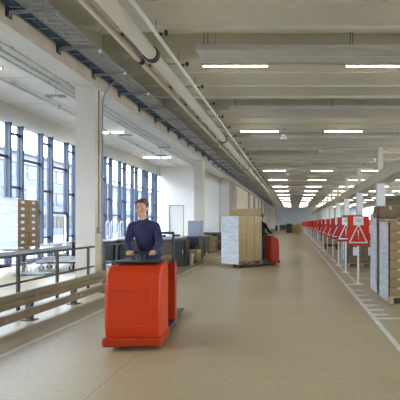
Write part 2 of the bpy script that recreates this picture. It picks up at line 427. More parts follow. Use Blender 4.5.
for i, y in enumerate([22.2, 29.5, 36.8]):
    t = thing('yard_post', 'round white post standing in the yard, %s to the camera' % nth(i), 'post', (-12.4, y, -.12))
    b = MB(); b.cyl((0,0,0), (0,0,3.4), .17, n=20); b.obj('shaft', M['wplast'], t)
    b = MB(); b.cyl((0,0,0), (0,0,.1), .24, n=20); b.obj('foot', M['gplast'], t)

# ------------------------------------------------------------------ ceiling lights
def recess(y): return (y - 13.45) % P > 17.5-13.45
def light(parent_less_name, L):
    t = thing(parent_less_name, '', 'ceiling light')
    b = MB(); b.box(-L/2, L/2, -.025, .025, .075, .1155); b.obj('housing', M['lamp'], t)
    b = MB(); b.prism([(.017*math.cos(q), .060+.017*math.sin(q)) for q in [2*PI*k/10 for k in range(10)]], -L/2, L/2, axis='X'); b.obj('lamp_tube', M['tube'], t)
    b = MB(); b.box(-L/2-.02, -L/2, -.03, .03, .03, .115); b.obj('end_cap', M['lamp'], t); b = MB(); b.box(L/2, L/2+.02, -.03, .03, .03, .115); b.obj('end_cap', M['lamp'], t)
    return t
rows = [-10.4, -4.2, 4.6, 13.2, 22.6, 31.45, 39.7, 48.1, 56.8, 65.3, 73.2, 82.6, 91.2, 100, 108.6, 116.3, 126]
proto = light('strip_light', 1.8); used = False
colx = [(-1.65, 'left-hand file over the aisle'), (2.37, 'file just right of the aisle'), (6.4, 'file beyond the right-hand columns'), (10.5, 'outer right file'), (14.6, 'outermost right file')]
for r, y in enumerate(rows):
    t = thing('light_trunking', 'grey lighting track across the hall, %s to the camera' % nth(r), 'lighting track', (0, y, 5.95), group='lighting tracks across the hall')
    b = MB(); b.box(-2.6, 18, -.045, .045, .105, .165); b.obj('track', M['lamp'], t)
    for xx in (-2.2, 1.6, 5.6, 9.6, 13.6, 17.6):
        b = MB(); b.cyl((xx, 0, .165), (xx, 0, 1.05 if recess(y) else .35), .008, n=6); b.obj('hanger', M['steel'], t)
    for c, (x, cn) in enumerate(colx):
        if c == 0 and r == 5: continue
        o = proto if not used else copy_tree(proto); used = True
        o.location = (x, y, 5.94)
        tag(o, 'lit white strip light, %s row from the camera, %s' % (['first','second','third','fourth','fifth','sixth','seventh','eighth','ninth','tenth','eleventh','twelfth','thirteenth','fourteenth','fifteenth','sixteenth','seventeenth'][r], cn), 'ceiling light', 'lit strip lights in the hall')
for r, y in enumerate([4.6, 13.2, 22.6, 31.2]):
    o = copy_tree(proto); o.location = (-9.1 if r < 4 else -6.6, y, 5.883)
    tag(o, 'lit white strip light under the window-bay ceiling, %s' % ['behind the camera end','cut by the left edge','just right of the nearest column','deepest in the bay','in the recess beyond the tall door'][r], 'ceiling light', 'lit strip lights in the window bay')

# suspended ceiling panels
def recess(y):
    q = (y - 13.45) % P
    return q > 17.5-13.45
i = 0
for k in range(-3, 20):
    y = 11.8 + P*k
    t = thing('ceiling_panel', 'long pale suspended panel across the hall, %s to the camera' % nth(i), 'ceiling panel', (0, y, 5.955), group='pale suspended ceiling panels'); i += 1
    b = MB(); b.prism([(0,.0), (.95,.0), (.85,.16), (.1,.16)], -2.48, 18, axis='X')
    b.mi = 1; b.box(-2.48, 18, .46, .49, -.012, .0)
    b.obj('panel', [M['panel'], M['ceil']], t)
    for xx in (-2.3, 1.5, 5.5, 9.5, 14, 17.7):
        for yy in (.2, .75):
            b = MB(); b.cyl((xx, yy, .16), (xx, yy, (.345 if 1 else 0) if not recess(y+yy) else 1.045), .008, n=6); b.obj('hanger', M['dsteel'], t)

# pendant loudspeakers
spots = [(-.5, 22.75), (-.5, 39.9), (-.5, 57), (-.5, 74.3), (5.3, 31.2), (5.4, 48.3)]
t0 = None
for i, (x, y) in enumerate(spots):
    if t0 is None:
        t0 = thing('pendant_speaker', '', 'loudspeaker')
        b = MB(); b.ell((0,0,0), (.14,.14,.15)); b.obj('globe', M['wplast'], t0, smooth=True)
        b = MB(); b.cyl((0,0,-.155), (0,0,-.10), .09, .11, n=20); b.obj('grille', M['gplast'], t0)
        b = MB(); b.cyl((0,0,.14), (0,0,.44), .012, n=6); b.obj('cable', M['gplast'], t0)
        o = t0
    else: o = copy_tree(t0)
    o.location = (x, y, 5.74 if x < 0 else 5.74)
    tag(o, 'white globe loudspeaker hanging over the %s, %s' % (('aisle' if x < 0 else 'right-hand column row'), ['nearest of them','second one along','third one along','farthest one along','nearer of the two','farther of the two'][i]), 'loudspeaker', 'white pendant globe loudspeakers')

# ------------------------------------------------------------------ ceiling pipes, trays
YP = 128
def pipe(name, x, z, r, m, label, flanges, n=20):
    t = thing(name, label, 'pipe', (x, 0, z))
    b = MB(); b.cyl((0, YS+.2, 0), (0, YP, 0), r, n=n); b.obj('pipe_run', m, t, smooth=False)
    for p in t.children[0].data.polygons: p.use_smooth = len(p.vertices) == 4
    for y in flanges:
        b = MB(); b.cyl((0, y-.10, 0), (0, y-.02, 0), r*1.25, n=n); b.cyl((0, y+.02, 0), (0, y+.10, 0), r*1.25, n=n)
        b.obj('pipe_coupling', M['dsteel'], t)
    return t
pipe('heating_pipe', -3.93, 5.75, .075, M['pipe'], 'thinner insulated pipe left of the thickest ceiling pipe', [12.0, 24, 36, 48])
pipe('heating_pipe', -3.55, 5.8, .155, M['pipe'], 'thickest insulated pipe running down the ceiling with dark couplings', [11.7, 23.6, 35.6, 47.6])
pipe('sprinkler_pipe', -3.13, 5.9, .05, M['pipew'], 'slim pale pipe right of the thickest ceiling pipe', [])
0 and pipe('sprinkler_pipe', -4.22, 5.66, .035, M['pipew'], 'slimmest pale pipe beside the cable trays', [])
ph = None
for i, y in enumerate([6.6+2.15*k for k in range(26)]):
    if ph is None:
        ph = thing('pipe_hanger', '', 'pipe hanger')
        b = MB(); b.box(-.62, .62, -.02, .02, .19, .23); b.obj('crossbar', M['pipe'], ph)
        b = MB()
        for x in (-.35, .35):
            b = MB(); b.cyl((x, 0, .23), (x, 0, .52), .008, n=6); b.obj('rod', M['dsteel'], ph)
        b = MB()
        for q in ((.36, .50, -.035, .035, .155, .20), (.55, .62, -.04, .04, .16, .26), (-.5, -.42, -.03, .03, .05, .19), (-.045, .045, -.03, .03, .155, .2)):
            b = MB(); b.box(*q); b.obj('clamp', M['dsteel'], ph)
        o = ph
    else: o = copy_tree(ph)
    o.location = (-3.55, y, 5.8)
    tag(o, 'dark-clamped pipe hanger over the ceiling pipes, %s to the camera' % nth(i), 'pipe hanger', 'hangers along the ceiling pipes')

def tray(x0, x1, z, label, cables, cm, rungs=.3, rail=.06, deep=True):
    t = thing('cable_tray', label, 'cable tray', ((x0+x1)/2, 0, z)); w = (x1-x0)/2
    b = MB(); b.box(-w, -w+.015, YS+.2, YP, 0, rail).box(w-.015, w, YS+.2, YP, 0, rail); b.obj('side_rail', M['steel'] if cm is not M['bcable'] else M['bcable'], t)
    b = MB(); y = YS+.4
    while y < 75: b.box(-w, w, y, y+.03, 0, .012); y += rungs
    b.obj('rungs', M['steel'], t)
    for k in range(cables):
        x = -w+.04+(2*w-.08)*(k+.5)/cables; r = random.uniform(.014, .024)
        b = MB(); pts = [(x+random.uniform(-.012,.012), yy, .012+r+random.uniform(0,.01)) for yy in range(-2, 124, 3)]
        for a_, b_ in zip(pts, pts[1:]): b.cyl(a_, b_, r, n=6, caps=False)
        b.obj('cable', cm, t)
    return t
tray(XB+.06, XB+.29, 5.69, 'narrow dark-blue cable tray tight against the tan beam', 4, M['bcable'], .5, .09)
tray(XB+.33, XB+.86, 5.69, 'wide galvanised ladder tray full of grey cables', 9, M['gcable'], .22)
br = None
for i, y in enumerate([5.2, 7.08] + [8.97+1.9*k for k in range(26)]):
    if br is None:
        br = thing('tray_bracket', '', 'bracket')
        b = MB(); b.box(0, .03, -.09, .09, -.14, .12, .004); b.obj('wall_plate', M['dsteel'], br)
        b = MB(); b.prism([(.03,.0), (.98,.03), (.98,.0), (.03,-.07)], -.022, .022, axis='Y'); b.obj('arm', M['gplast'], br)
        b = MB()
        for z in (-.1, .08): b.cyl((.03, 0, z), (.045, 0, z), .015, n=8)
        b.obj('bolt', M['steel'], br); o = br
    else: o = copy_tree(br)
    o.location = (XB, y, 5.655)
    tag(o, 'dark steel bracket under the cable trays, %s to the camera' % nth(i), 'bracket', 'brackets under the cable trays')
# small spot lamps beside trays
ps = None
for i, y in enumerate([10.9, 12.5, 14.5]):
    if ps is None:
        ps = thing('sensor', '', 'sensor'); b = MB(); b.ell((0,0,0), (.04,.04,.05)); b.obj('sensor_bulb', M['wplast'], ps, smooth=True)
        b = MB(); b.cyl((0,0,.04), (0,0,.1), .02, n=10); b.obj('holder', M['gplast'], ps); o = ps
    else: o = copy_tree(ps)
    o.location = (-4.5, y, 5.58)
    tag(o, 'tiny white ceiling sensor under the cable tray edge, %s to the camera' % nth(i), 'sensor', 'white sensors under the cable trays')
# left-bay conduits (three together, one alone, another by the wall)
for x, z, r, lb in [(-7.05, 5.95, .028, 'grey conduit nearest the tan beam of three on the white ceiling'),
                    (-7.35, 5.94, .028, 'middle grey conduit of three on the white ceiling'),
                    (-7.62, 5.93, .028, 'grey conduit nearest the windows of three on the white ceiling'),
                    (-8.75, 5.90, .04, 'pale pipe running alone along the white ceiling near the strip lights')]:
    t = thing('ceiling_conduit', lb, 'conduit', (x, 0, z), group='conduits on the white bay ceiling')
    b = MB(); b.cyl((0, YS+.2, 0), (0, 36.7, 0), r, n=8); b.obj('conduit', M['gcable'] if r < .03 else M['pipew'], t)
    b = MB()
    for k in range(12):
        yy = 3+2.9*k; b.box(-r-.02, r+.02, yy, yy+.03, -r, 6.0-z)
    b.obj('saddle', M['steel'], t)
dv = None
for i, (x, y, w) in enumerate([(-7.55, 14.9, .34), (-7.7, 21.5, .34), (-7.9, 28, .34), (-6.9, 25, .3)]):
    if dv is None:
        dv = thing('ceiling_sensor', '', 'ceiling unit')
        b = MB(); b.box(-.3, .3, -.1, .1, -.03, .03, .006); b.obj('plate', M['gplast'], dv)
        b = MB(); b.cyl((0,0,.03), (0,0,.38), .012, n=6); b.obj('rod', M['steel'], dv)
        b = MB(); b.box(-.07, .07, -.05, .05, -.06, -.03, .004); b.obj('sensor_head', M['wplast'], dv)
        o = dv
    else: o = copy_tree(dv)
    o.location = (x, y, 5.62)
    tag(o, 'small grey plate hanging from the white bay ceiling, %s' % ['left of the nearest column','just right of the nearest column','deepest in the bay','closest to the tan beam'][i], 'ceiling unit', 'grey plates hanging in the window bay')

# ------------------------------------------------------------------ crash barrier, handrail
bt = thing('crash_barrier', 'low beige double-rail crash barrier along the left of the aisle', 'barrier', (-4.28, 0, 0))
prof = [(-.03,.30), (.03,.305), (.055,.33), (.055,.375), (.025,.41), (.055,.445), (.055,.49), (.03,.52), (-.03,.52), (-.03,.50), (.01,.49), (-.02,.41), (.01,.33), (-.03,.32)]
b = MB(); b.prism(prof, YS+.5, 16.6, axis='Y'); b.obj('upper_rail', M['barrier'], bt)
b = MB(); b.box(-.03, .06, YS+.5, 16.9, .10, .235, .012, seg=2); b.obj('lower_rail', M['barrier'], bt)
y = 0
while y < 17:
    b = MB(); b.box(-.13, -.03, y-.04, y+.04, 0, .5, .004).box(-.18, .02, y-.09, y+.09, 0, .015); b.obj('post', M['rail'], bt)
    b = MB()
    for z in (.17, .41): b.cyl((.0, y, z), (.072 if z < .3 else .045, y, z), .016, n=8)
    b.obj('bolt', M['steel'], bt)
    y += 1.55
def handrail(y0, y1, ys, label):
    t = thing('handrail', label, 'handrail', (-4.62, 0, 0))
    b = MB(); b.box(-.025, .025, y0, y1, 1.035, 1.075, .008); b.obj('top_rail', M['rail'], t)
    b = MB(); b.box(-.018, .018, y0, y1, .585, .62, .006); b.obj('middle_rail', M['rail'], t)
    for y in ys:
        b = MB(); b.box(-.022, .022, y-.03, y+.03, 0, 1.035, .005); b.obj('post', M['rail'], t)
        b = MB(); b.box(-.06, .06, y-.07, y+.07, 0, .012); b.obj('foot_plate', M['rail'], t)
handrail(.3, 10.85, [.97, 2.34, 3.7, 5.08, 6.45, 7.87, 9.17, 10.55], 'dark grey handrail on posts left of the nearest column')
handrail(11.35, 16.4, [11.45, 12.25, 13.6, 15.0, 16.3], 'dark grey handrail section right of the nearest column, behind the orange truck')

# ------------------------------------------------------------------ pallets and loads
def pallet_mb(W, D):
    b = MB()
    for k in range(5):
        y = -D/2 + (D-.1)*k/4; b.box(-W/2, W/2, y, y+.1, .118, .14)
    for x in (-W/2, -.05, W/2-.1): b.box(x, x+.1, -D/2, D/2, .096, .118)
    for x in (-W/2, -.05, W/2-.1):
        for y in (-D/2, -.07, D/2-.14): b.box(x, x+.1, y, y+.14, .018, .096)
        b.box(x, x+.1, -D/2, D/2, 0, .018)
    return b
def carton_mb(w, d, h, tape=True):
    b = MB(); b.box(-w/2, w/2, -d/2, d/2, 0, h, .008)
    if tape:
        b.mi = 1; b.box(-.03, .03, -d/2-.0015, d/2+.0015, h*.78, h+.0015)
        b.box(-w/2-.001, w/2+.001, -.004, .004, h*.985, h+.001)
    return b
def load(name, label, loc, rz, W, D, H, nx, ny, nz, m='carton', glare_sides=(), labels=None, group=None, z0=.14, mats=None, film=True):
    t = thing(name, label, 'pallet load', loc, rz, group)
    pallet_mb(W, D).obj('pallet', M['wood'], t)
    w, d, h = (W-.04)/nx, (D-.04)/ny, (H-z0)/nz
    mm = carton_mb(w-.012, d-.012, h-.006).mesh('carton', [M[m], M['tape']])
    m2 = None
    for k in range(nz):
        for i in range(nx):
            for j in range(ny):
                if 0 < i < nx-1 and 0 < j < ny-1 and k < nz-1: continue
                o = bpy.data.objects.new('carton', mm); C.objects.link(o); o.parent = t
                o.location = (-W/2+.02+w*(i+.5)+random.uniform(-.004,.004), -D/2+.02+d*(j+.5)+random.uniform(-.004,.004), z0+h*k)
                if labels:
                    for side in labels:
                        if side == '+X' and i == nx-1:
                            if m2 is None: b = MB(); b.box(w/2-.006, w/2-.002, -.11, .07, h*.35, h*.72); m2 = b.mesh('shipping_label', M['paper'])
                            s = bpy.data.objects.new('shipping_label', m2); C.objects.link(s); s.parent = o
                        if side == '-Y' and j == 0:
                            if m2 is None: b = MB(); b.box(-.08, .08, -d/2+.002, -d/2+.006, h*.35, h*.72); m2 = b.mesh('shipping_label', M['paper'])
                            s = bpy.data.objects.new('shipping_label', m2); C.objects.link(s); s.parent = o
    if film:
        b = MB(); x, y = W/2+.006, D/2+.006
        z1 = H+.004
        b.bm.verts.new  # four thin wrapped sides and a folded rim on top
        b.box(-x, x, -y-.003, -y, .05, z1).box(-x, x, y, y+.003, .05, z1).box(-x-.003, -x, -y, y, .05, z1).box(x, x+.003, -y, y, .05, z1)
        b.obj('stretch_film', M['film'], t)
        for s in glare_sides:  # milky sheets paint the window glare onto these film faces
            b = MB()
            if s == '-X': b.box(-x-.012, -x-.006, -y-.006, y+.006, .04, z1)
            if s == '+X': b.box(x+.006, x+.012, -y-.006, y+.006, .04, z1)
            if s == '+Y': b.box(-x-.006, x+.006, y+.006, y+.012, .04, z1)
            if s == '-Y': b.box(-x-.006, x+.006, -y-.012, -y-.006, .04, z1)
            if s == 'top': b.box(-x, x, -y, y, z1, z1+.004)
            b.obj('film_glare_sheet', M['film_glare'], t)['label'] = 'milky sheet painted as window glare on the film'
    return t
def box_thing(label, loc, rz, w, d, h, m='carton', group=None, name='cardboard_box'):
    t = thing(name, label, 'box', loc, rz, group)
    b = MB(); b.box(-w/2, w/2, -d/2, d/2, 0, h, .008); b.obj('box_body', M[m], t)
    b = MB(); b.box(-.03, .03, -d/2-.002, d/2+.002, h*.7, h+.002); b.obj('tape', M['tape'], t)
    b = MB(); b.box(-w/2-.002, w/2+.002, -.006, .006, h-.01, h+.001); b.obj('flap_seam', M['carton2'], t)
    return t

# stack on the window conveyor at far left
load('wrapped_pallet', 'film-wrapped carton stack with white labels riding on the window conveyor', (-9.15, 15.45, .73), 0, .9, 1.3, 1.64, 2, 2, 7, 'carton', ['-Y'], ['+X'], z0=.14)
box_thing('flat white-topped carton on top of the conveyor stack', (-9.35, 15.3, 2.376), 0, .4, 1.0, .05, 'cartonw')
# right foreground stacks
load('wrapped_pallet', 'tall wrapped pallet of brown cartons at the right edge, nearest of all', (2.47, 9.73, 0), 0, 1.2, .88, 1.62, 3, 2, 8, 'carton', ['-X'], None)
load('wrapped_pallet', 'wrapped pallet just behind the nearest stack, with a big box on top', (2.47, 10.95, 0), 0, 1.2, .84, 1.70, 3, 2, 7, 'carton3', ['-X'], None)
box_thing('big dark cardboard box perched on the second wrapped pallet', (2.17, 10.95, 1.707), math.radians(6), .52, .5, .28, 'carton2')
box_thing('long flat brown box lying beside the big box on the second pallet', (2.74, 10.95, 1.707), math.radians(-4), .5, .7, .12, 'carton')
box_thing('thin open carton tray on top of the nearest wrapped pallet', (2.62, 9.75, 1.627), math.radians(3), .8, .7, .10, 'carton3')
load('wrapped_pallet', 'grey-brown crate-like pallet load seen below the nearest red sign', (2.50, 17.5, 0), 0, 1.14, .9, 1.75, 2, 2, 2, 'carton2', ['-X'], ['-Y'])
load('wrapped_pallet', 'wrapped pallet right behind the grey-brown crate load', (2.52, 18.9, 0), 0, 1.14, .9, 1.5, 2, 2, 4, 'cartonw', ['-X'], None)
# deeper rows right of the sign line
hs = []
n = 0
descr = ['brown', 'pale', 'dark', 'white']
mk = ['carton', 'carton3', 'carton2', 'cartonw']
RP = []
for r, x in enumerate([3.95]):
    for k in range(11):
        y = 11.0 + 3.0*k + (0 if r == 0 else .7)
        RP.append((r, k, x, y))
for (r, k, x, y) in RP:
    mi = (k*3+r) % 4; H = [1.55, 2.0, 1.3, 1.75, 2.15][(k*2+r) % 5]
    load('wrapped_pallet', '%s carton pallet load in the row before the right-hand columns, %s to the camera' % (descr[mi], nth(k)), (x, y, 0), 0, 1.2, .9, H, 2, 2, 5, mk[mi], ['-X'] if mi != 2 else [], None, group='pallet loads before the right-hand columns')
for k in range(9):
    y = 34 + 4.2*k; mi = (k+1) % 4
    load('wrapped_pallet', '%s carton pallet load close behind the red signs, %s to the camera' % (descr[mi], nth(k)), (2.6, y, 0), 0, 1.1, .9, [1.3, 1.6, 1.1][k % 3], 2, 2, 4, mk[mi], ['-X'], None, group='pallet loads close behind the red signs')

# pallet racking beyond the right-hand columns
def rack(y0, bays, label, ri):
    t = thing('pallet_rack', label, 'rack', (7.2, y0, 0)); BW = 2.7
    for k in range(bays+1):
        b = MB(); y = k*BW
        b.box(-.05, .05, y-.04, y+.04, 0, 2.5).box(1.0, 1.1, y-.04, y+.04, 0, 2.5)
        for z in (.3, 1.0, 1.7): b.cyl((0, y, z), (1.05, y, z+.6), .015, n=6)
        b.obj('upright', M['bgrey'], t)
    for k in range(bays):
        for z in (1.45,):
            b = MB(); b.box(-.045, .0, k*BW+.04, (k+1)*BW-.04, z, z+.12).box(1.05, 1.095, k*BW+.04, (k+1)*BW-.04, z, z+.12); b.obj('beam', M['orange'], t)
            b = MB(); b.box(0, 1.05, k*BW+.05, (k+1)*BW-.05, z+.09, z+.115); b.obj('shelf_board', M['wood'], t)
    for k in range(bays):
        for li, z in enumerate((0, 1.565)):
            for s in range(2):
                H = [1.15, .95, 1.05][(k+s+li) % 3]; mi = (k+s*2+li) % 4
                lvl = ['floor level', 'upper shelf'][li]
                load('racked_pallet', '%s carton load on the %s of the %s rack, %s on that level' % (descr[mi], lvl, ['near','far'][ri], nth(k*2+s)) , (7.73, y0+k*BW+.72+1.28*s, z), 0, .95, 1.1, H, 2, 2, 3, mk[mi], [], None, group='carton loads in the pallet racks', film=False)
rack(13.5, 5, 'near blue-grey pallet rack behind the right-hand columns', 0)
rack(30.2, 5, 'far blue-grey pallet rack behind the right-hand columns', 1)

# low trolley behind the sign posts
def flat_cart(label, loc, rz, L=1.3, W=.8, H=.36, deck='gplast', grp=None):
    t = thing('platform_trolley', label, 'trolley', loc, rz)
    b = MB(); b.box(-L/2, L/2, -W/2, W/2, H-.06, H, .01); b.obj('deck', M[deck], t)
    b = MB()
    b.box(-L/2, L/2, -W/2, -W/2+.04, H-.11, H-.06).box(-L/2, L/2, W/2-.04, W/2, H-.11, H-.06).box(-L/2, -L/2+.04, -W/2, W/2, H-.11, H-.06).box(L/2-.04, L/2, -W/2, W/2, H-.11, H-.06); b.obj('frame', M['rail'], t)
    for sx in (-1, 1):
        for sy in (-1, 1):
            x, y = sx*(L/2-.14), sy*(W/2-.1)
            w_ = MB(); w_.cyl((x, y-.025, .09), (x, y+.025, .09), .09, n=18); wo = w_.obj('wheel', M['rubber'], t)
            w_ = MB(); w_.box(x-.03, x+.03, y-.04, y-.028, .06, H-.1).box(x-.03, x+.03, y+.028, y+.04, .06, H-.1).box(x-.04, x+.04, y-.04, y+.04, H-.12, H-.1); w_.obj('fork', M['steel'], wo)
    return t
flat_cart('low dark platform trolley standing behind the row of red sign posts', (2.3, 28.6, 0), 0, .95, .8, .30, 'machine')
flat_cart('grey platform trolley on the floor under the window conveyor, behind the handrail', (-7.95, 16.0, 0), math.radians(4), 1.25, .8, .36, 'alu')
for i, (x, z, w) in enumerate([(-8.3, .363, .35), (-7.75, .363, .45)]):
    t = thing('parts_tray', ['white parts tray on the left of the grey trolley', 'longer white parts tray on the right of the grey trolley'][i], 'tray', (x, 16.0, z), math.radians(4))
    b = MB(); b.box(-w/2, w/2, -.25, .25, 0, .015).box(-w/2, w/2, -.25, -.235, .015, .09).box(-w/2, w/2, .235, .25, .015, .09).box(-w/2, -w/2+.015, -.235, .235, .015, .09).box(w/2-.015, w/2, -.235, .235, .015, .09); b.obj('tray_body', M['wplast'], t)
    b = MB(); b.box(-.06, .06, -.262, -.25, .06, .08); b.obj('grip', M['gplast'], t)

# wire mesh cage cart below conveyor
t = thing('mesh_cage', 'low wire-mesh cage on the floor left of the grey trolley', 'cage', (-8.1, 14.6, 0))
b = MB()
for k in range(9):
    x = -.5+.125*k; b.cyl((x, -.3, .05), (x, -.3, .40), .006, n=5).cyl((x, .3, .05), (x, .3, .40), .006, n=5)
for z in (.05, .16, .28, .40):
    b.cyl((-.5, -.3, z), (.5, -.3, z), .008, n=5).cyl((-.5, .3, z), (.5, .3, z), .008, n=5).cyl((-.5, -.3, z), (-.5, .3, z), .008, n=5).cyl((.5, -.3, z), (.5, .3, z), .008, n=5)
b.obj('wire_mesh', M['steel'], t)
b = MB(); b.box(-.5, .5, -.3, .3, .03, .045)
for x in (-.45, .45):
    for y in (-.26, .26): b.cyl((x, y, 0), (x, y, .03), .03, n=8)
b.obj('cage_floor', M['steel'], t)

# ------------------------------------------------------------------ window conveyor
cv = thing('roller_conveyor', 'long pale roller conveyor running under the tall windows', 'conveyor', (-9.15, 0, 0))
b = MB(); b.box(.54, .60, 4, 34, .60, .735, .006).box(-.60, -.54, 4, 34, .60, .735, .006); b.obj('side_rail', M['alu'], cv)
rm = None; y = 4.2
while y < 33.9 and True:
    if rm is None: b = MB(); b.cyl((-.54, 0, 0), (.54, 0, 0), .033, n=10); rm = b.mesh('roller', M['alu'], False)
    o = bpy.data.objects.new('roller', rm); C.objects.link(o); o.parent = cv; o.location = (0, y, .693); y += .33
y = 4.4
while y < 34:
    for x in (-.57, .57):
        b = MB(); b.box(x-.03, x+.03, y-.03, y+.03, 0, .60).box(x-.07, x+.07, y-.05, y+.05, 0, .012); b.obj('leg', M['rail'], cv)
    b = MB(); b.box(-.54, .54, y-.02, y+.02, .25, .29); b.obj('stretcher', M['rail'], cv)
    y += 2.1
# small white parts and totes along conveyor
for i, (y, L, m) in enumerate([(17.3, .6, 'wplast'), (18.2, .5, 'wplast'), (19.1, .7, 'cartonw'), (20.2, .5, 'wplast'), (21.4, .6, 'cartonw'), (25.2, .6, 'wplast'), (26.4, .5, 'wplast'), (28.0, .6, 'cartonw')]):
    t = thing('low_tote', 'low white tote lying on the window conveyor, %s behind the labelled stack' % ['first','second','third','fourth','fifth','sixth','seventh','eighth'][i], 'tote', (-9.0, y, .727), 0, 'white totes on the window conveyor')
    h = .10+.03*(i % 2)
    b = MB(); b.box(-.3, .3, -L/2, L/2, 0, .015)
    b.box(-.3, .3, -L/2, -L/2+.02, .015, h).box(-.3, .3, L/2-.02, L/2, .015, h).box(-.3, -.28, -L/2+.02, L/2-.02, .015, h).box(.28, .3, -L/2+.02, L/2-.02, .015, h); b.obj('tote_body', M[m], t)
    b = MB(); b.box(-.32, .32, -L/2-.02, -L/2, h-.03, h).box(-.32, .32, L/2, L/2+.02, h-.03, h); b.obj('rim', M['gplast'], t)
# tubular hoops
for i, (y, x) in enumerate([(22.9, -8.95), (23.5, -8.95), (24.1, -8.95)]):
    t = thing('tubular_hoop', 'white tubular hoop frame on the conveyor in front of the windows, %s' % ['leftmost','middle one','rightmost'][i], 'hoop frame', (x, y, .727), 0, 'white hoop frames on the conveyor')
    for s, dx in ((0, -.12), (1, .12)):
        b = MB(); pts = [(dx, -.2, .03), (dx, -.2, .78)] + [(dx, -.2*math.cos(a), .78+.2*math.sin(a)) for a in [PI*k/8 for k in range(1, 8)]] + [(dx, .2, .78), (dx, .2, .03)]
        b.tube(pts, .022, 8); b.obj('hoop', M['wplast'], t)
    b = MB(); b.box(-.18, .18, -.24, .24, 0, .03, .004).box(-.12, .12, -.21, -.19, .4, .43).box(-.12, .12, .19, .21, .4, .43); b.obj('base', M['gplast'], t)

# ------------------------------------------------------------------ benches in the mid-left
def bench(label, loc, W, D, H, panel='olive', legs=True, drawer=True):
    t = thing('work_bench', label, 'bench', loc)
    b = MB(); b.box(-W/2-.02, W/2+.02, -D/2-.02, D/2+.02, H-.05, H, .008); b.obj('worktop', M['top'], t)
    b = MB()
    for sx in (-1, 1): b.box(sx*(W/2-.03)-.02, sx*(W/2-.03)+.02, -D/2+.02, D/2-.02, .12, .2)
    for sx in (-1, 1):
        for sy in (-1, 1): b.box(sx*(W/2-.03)-.03, sx*(W/2-.03)+.03, sy*(D/2-.03)-.03, sy*(D/2-.03)+.03, 0, H-.05)
    b.box(-W/2+.03, W/2-.03, D/2-.05, D/2-.02, H-.12, H-.05).box(-W/2+.03, W/2-.03, -D/2+.02, -D/2+.05, H-.12, H-.05); b.obj('frame', M['machine'], t)
    b = MB(); b.box(-W/2+.05, W/2-.05, -D/2+.0, -D/2+.02, .22, H-.12); b.obj('front_panel', M[panel], t)
    b = MB(); b.box(W/2-.02, W/2, -D/2+.05, D/2-.05, .12, H-.12); b.obj('side_panel', M['machine'], t)
    b = MB(); b.box(-W/2+.05, W/2-.05, -D/2+.03, D/2-.03, .14, .18); b.obj('lower_shelf', M['machine'], t)
    return t
bench('wide dark bench with olive front panel behind the end of the barrier', (-5.02, 18.1, 0), 1.1, .8, 1.0)
def cabinet(label, loc, W, D, H, m='machine', doors=1, name='machine_cabinet'):
    t = thing(name, label, 'cabinet', loc)
    b = MB(); b.box(-W/2, W/2, -D/2, D/2, .06, H, .01); b.obj('cabinet_body', M[m], t)
    b = MB(); b.box(-W/2+.03, W/2-.03, -D/2+.03, D/2-.03, 0, .06); b.obj('plinth', M['black'], t)
    for k in range(doors):
        w = (W-.04)/doors; x = -W/2+.02+w*k
        b = MB(); b.box(x+.008, x+w-.008, -D/2-.014, -D/2-.001, .10, H-.05, .004); d = b.obj('door', M[m], t)
        b = MB(); b.box(x+w-.06, x+w-.04, -D/2-.035, -D/2-.014, H*.5, H*.5+.14); b.obj('handle', M['steel'], d)
    b = MB(); b.box(W/2, W/2+.008, -D/2+.08, D/2-.08, .2, H-.15); b.obj('side_panel', M['olive'], t)
    return t
cabinet('black machine cabinet at the end of the beige barrier', (-4.18, 17.55, 0), .38, .75, .97)
cabinet('dark machine cabinet second along, beside the small carton pallet', (-4.28, 20.4, 0), .5, 1.1, 1.0, doors=1)
bench('dark bench behind the second machine cabinet', (-5.25, 20.9, 0), 1.0, 1.0, .95, 'machine')
bench('dark bench standing in front of the second column', (-4.9, 23.6, 0), 1.1, 1.3, .95, 'machine')
cabinet('tan-fronted machine cabinet right of the second column', (-4.42, 25.6, 0), .42, .9, .85, 'carton', doors=1)
cabinet('dark low cabinet farthest along the machine row', (-4.35, 28.3, 0), .6, 1.2, .9, doors=2)
bench('dark bench behind the tan-fronted cabinet', (-5.0, 26.6, 0), .6, .8, .92, 'machine')
bench('long dark bench between the olive-fronted bench and the second column', (-5.6, 19.2, 0), 1.6, .9, .98, 'olive')
bench('dark bench seen between the second column and the distant truck', (-5.2, 30.2, 0), 1.5, 1.2, 1.0, 'machine')
# blue-grey cabinet on bench, white bin etc.
t = thing('control_cabinet', 'blue-grey control cabinet standing on the bench by the second column', 'cabinet', (-4.95, 23.6, .952))
b = MB(); b.box(-.33, .33, -.25, .25, 0, .76, .012); b.obj('cabinet_body', M['bgrey'], t)
b = MB(); b.box(-.30, .30, -.265, -.25, .04, .72, .004); d = b.obj('door', M['bgrey'], t)
b = MB(); b.cyl((.24, -.285, .38), (.24, -.265, .38), .02, n=10); b.obj('lock', M['steel'], d)
t = thing('white_canister', 'slim white canister on the floor beside the black machine cabinet', 'canister', (-3.88, 17.75, 0))
b = MB(); b.cyl((0,0,0), (0,0,.42), .08, n=18).cyl((0,0,.42), (0,0,.5), .08, .03, n=18); b.obj('canister_body', M['wplast'], t)
b = MB(); b.cyl((0,0,.5), (0,0,.54), .032, n=12); b.obj('cap', M['gplast'], t)
load('carton_pallet', 'small pallet of pale cartons beside the machine row', (-4.02, 19.0, 0), 0, .45, .8, .52, 1, 2, 1, 'cartonl', [], ['-Y'], film=False)
mon = None
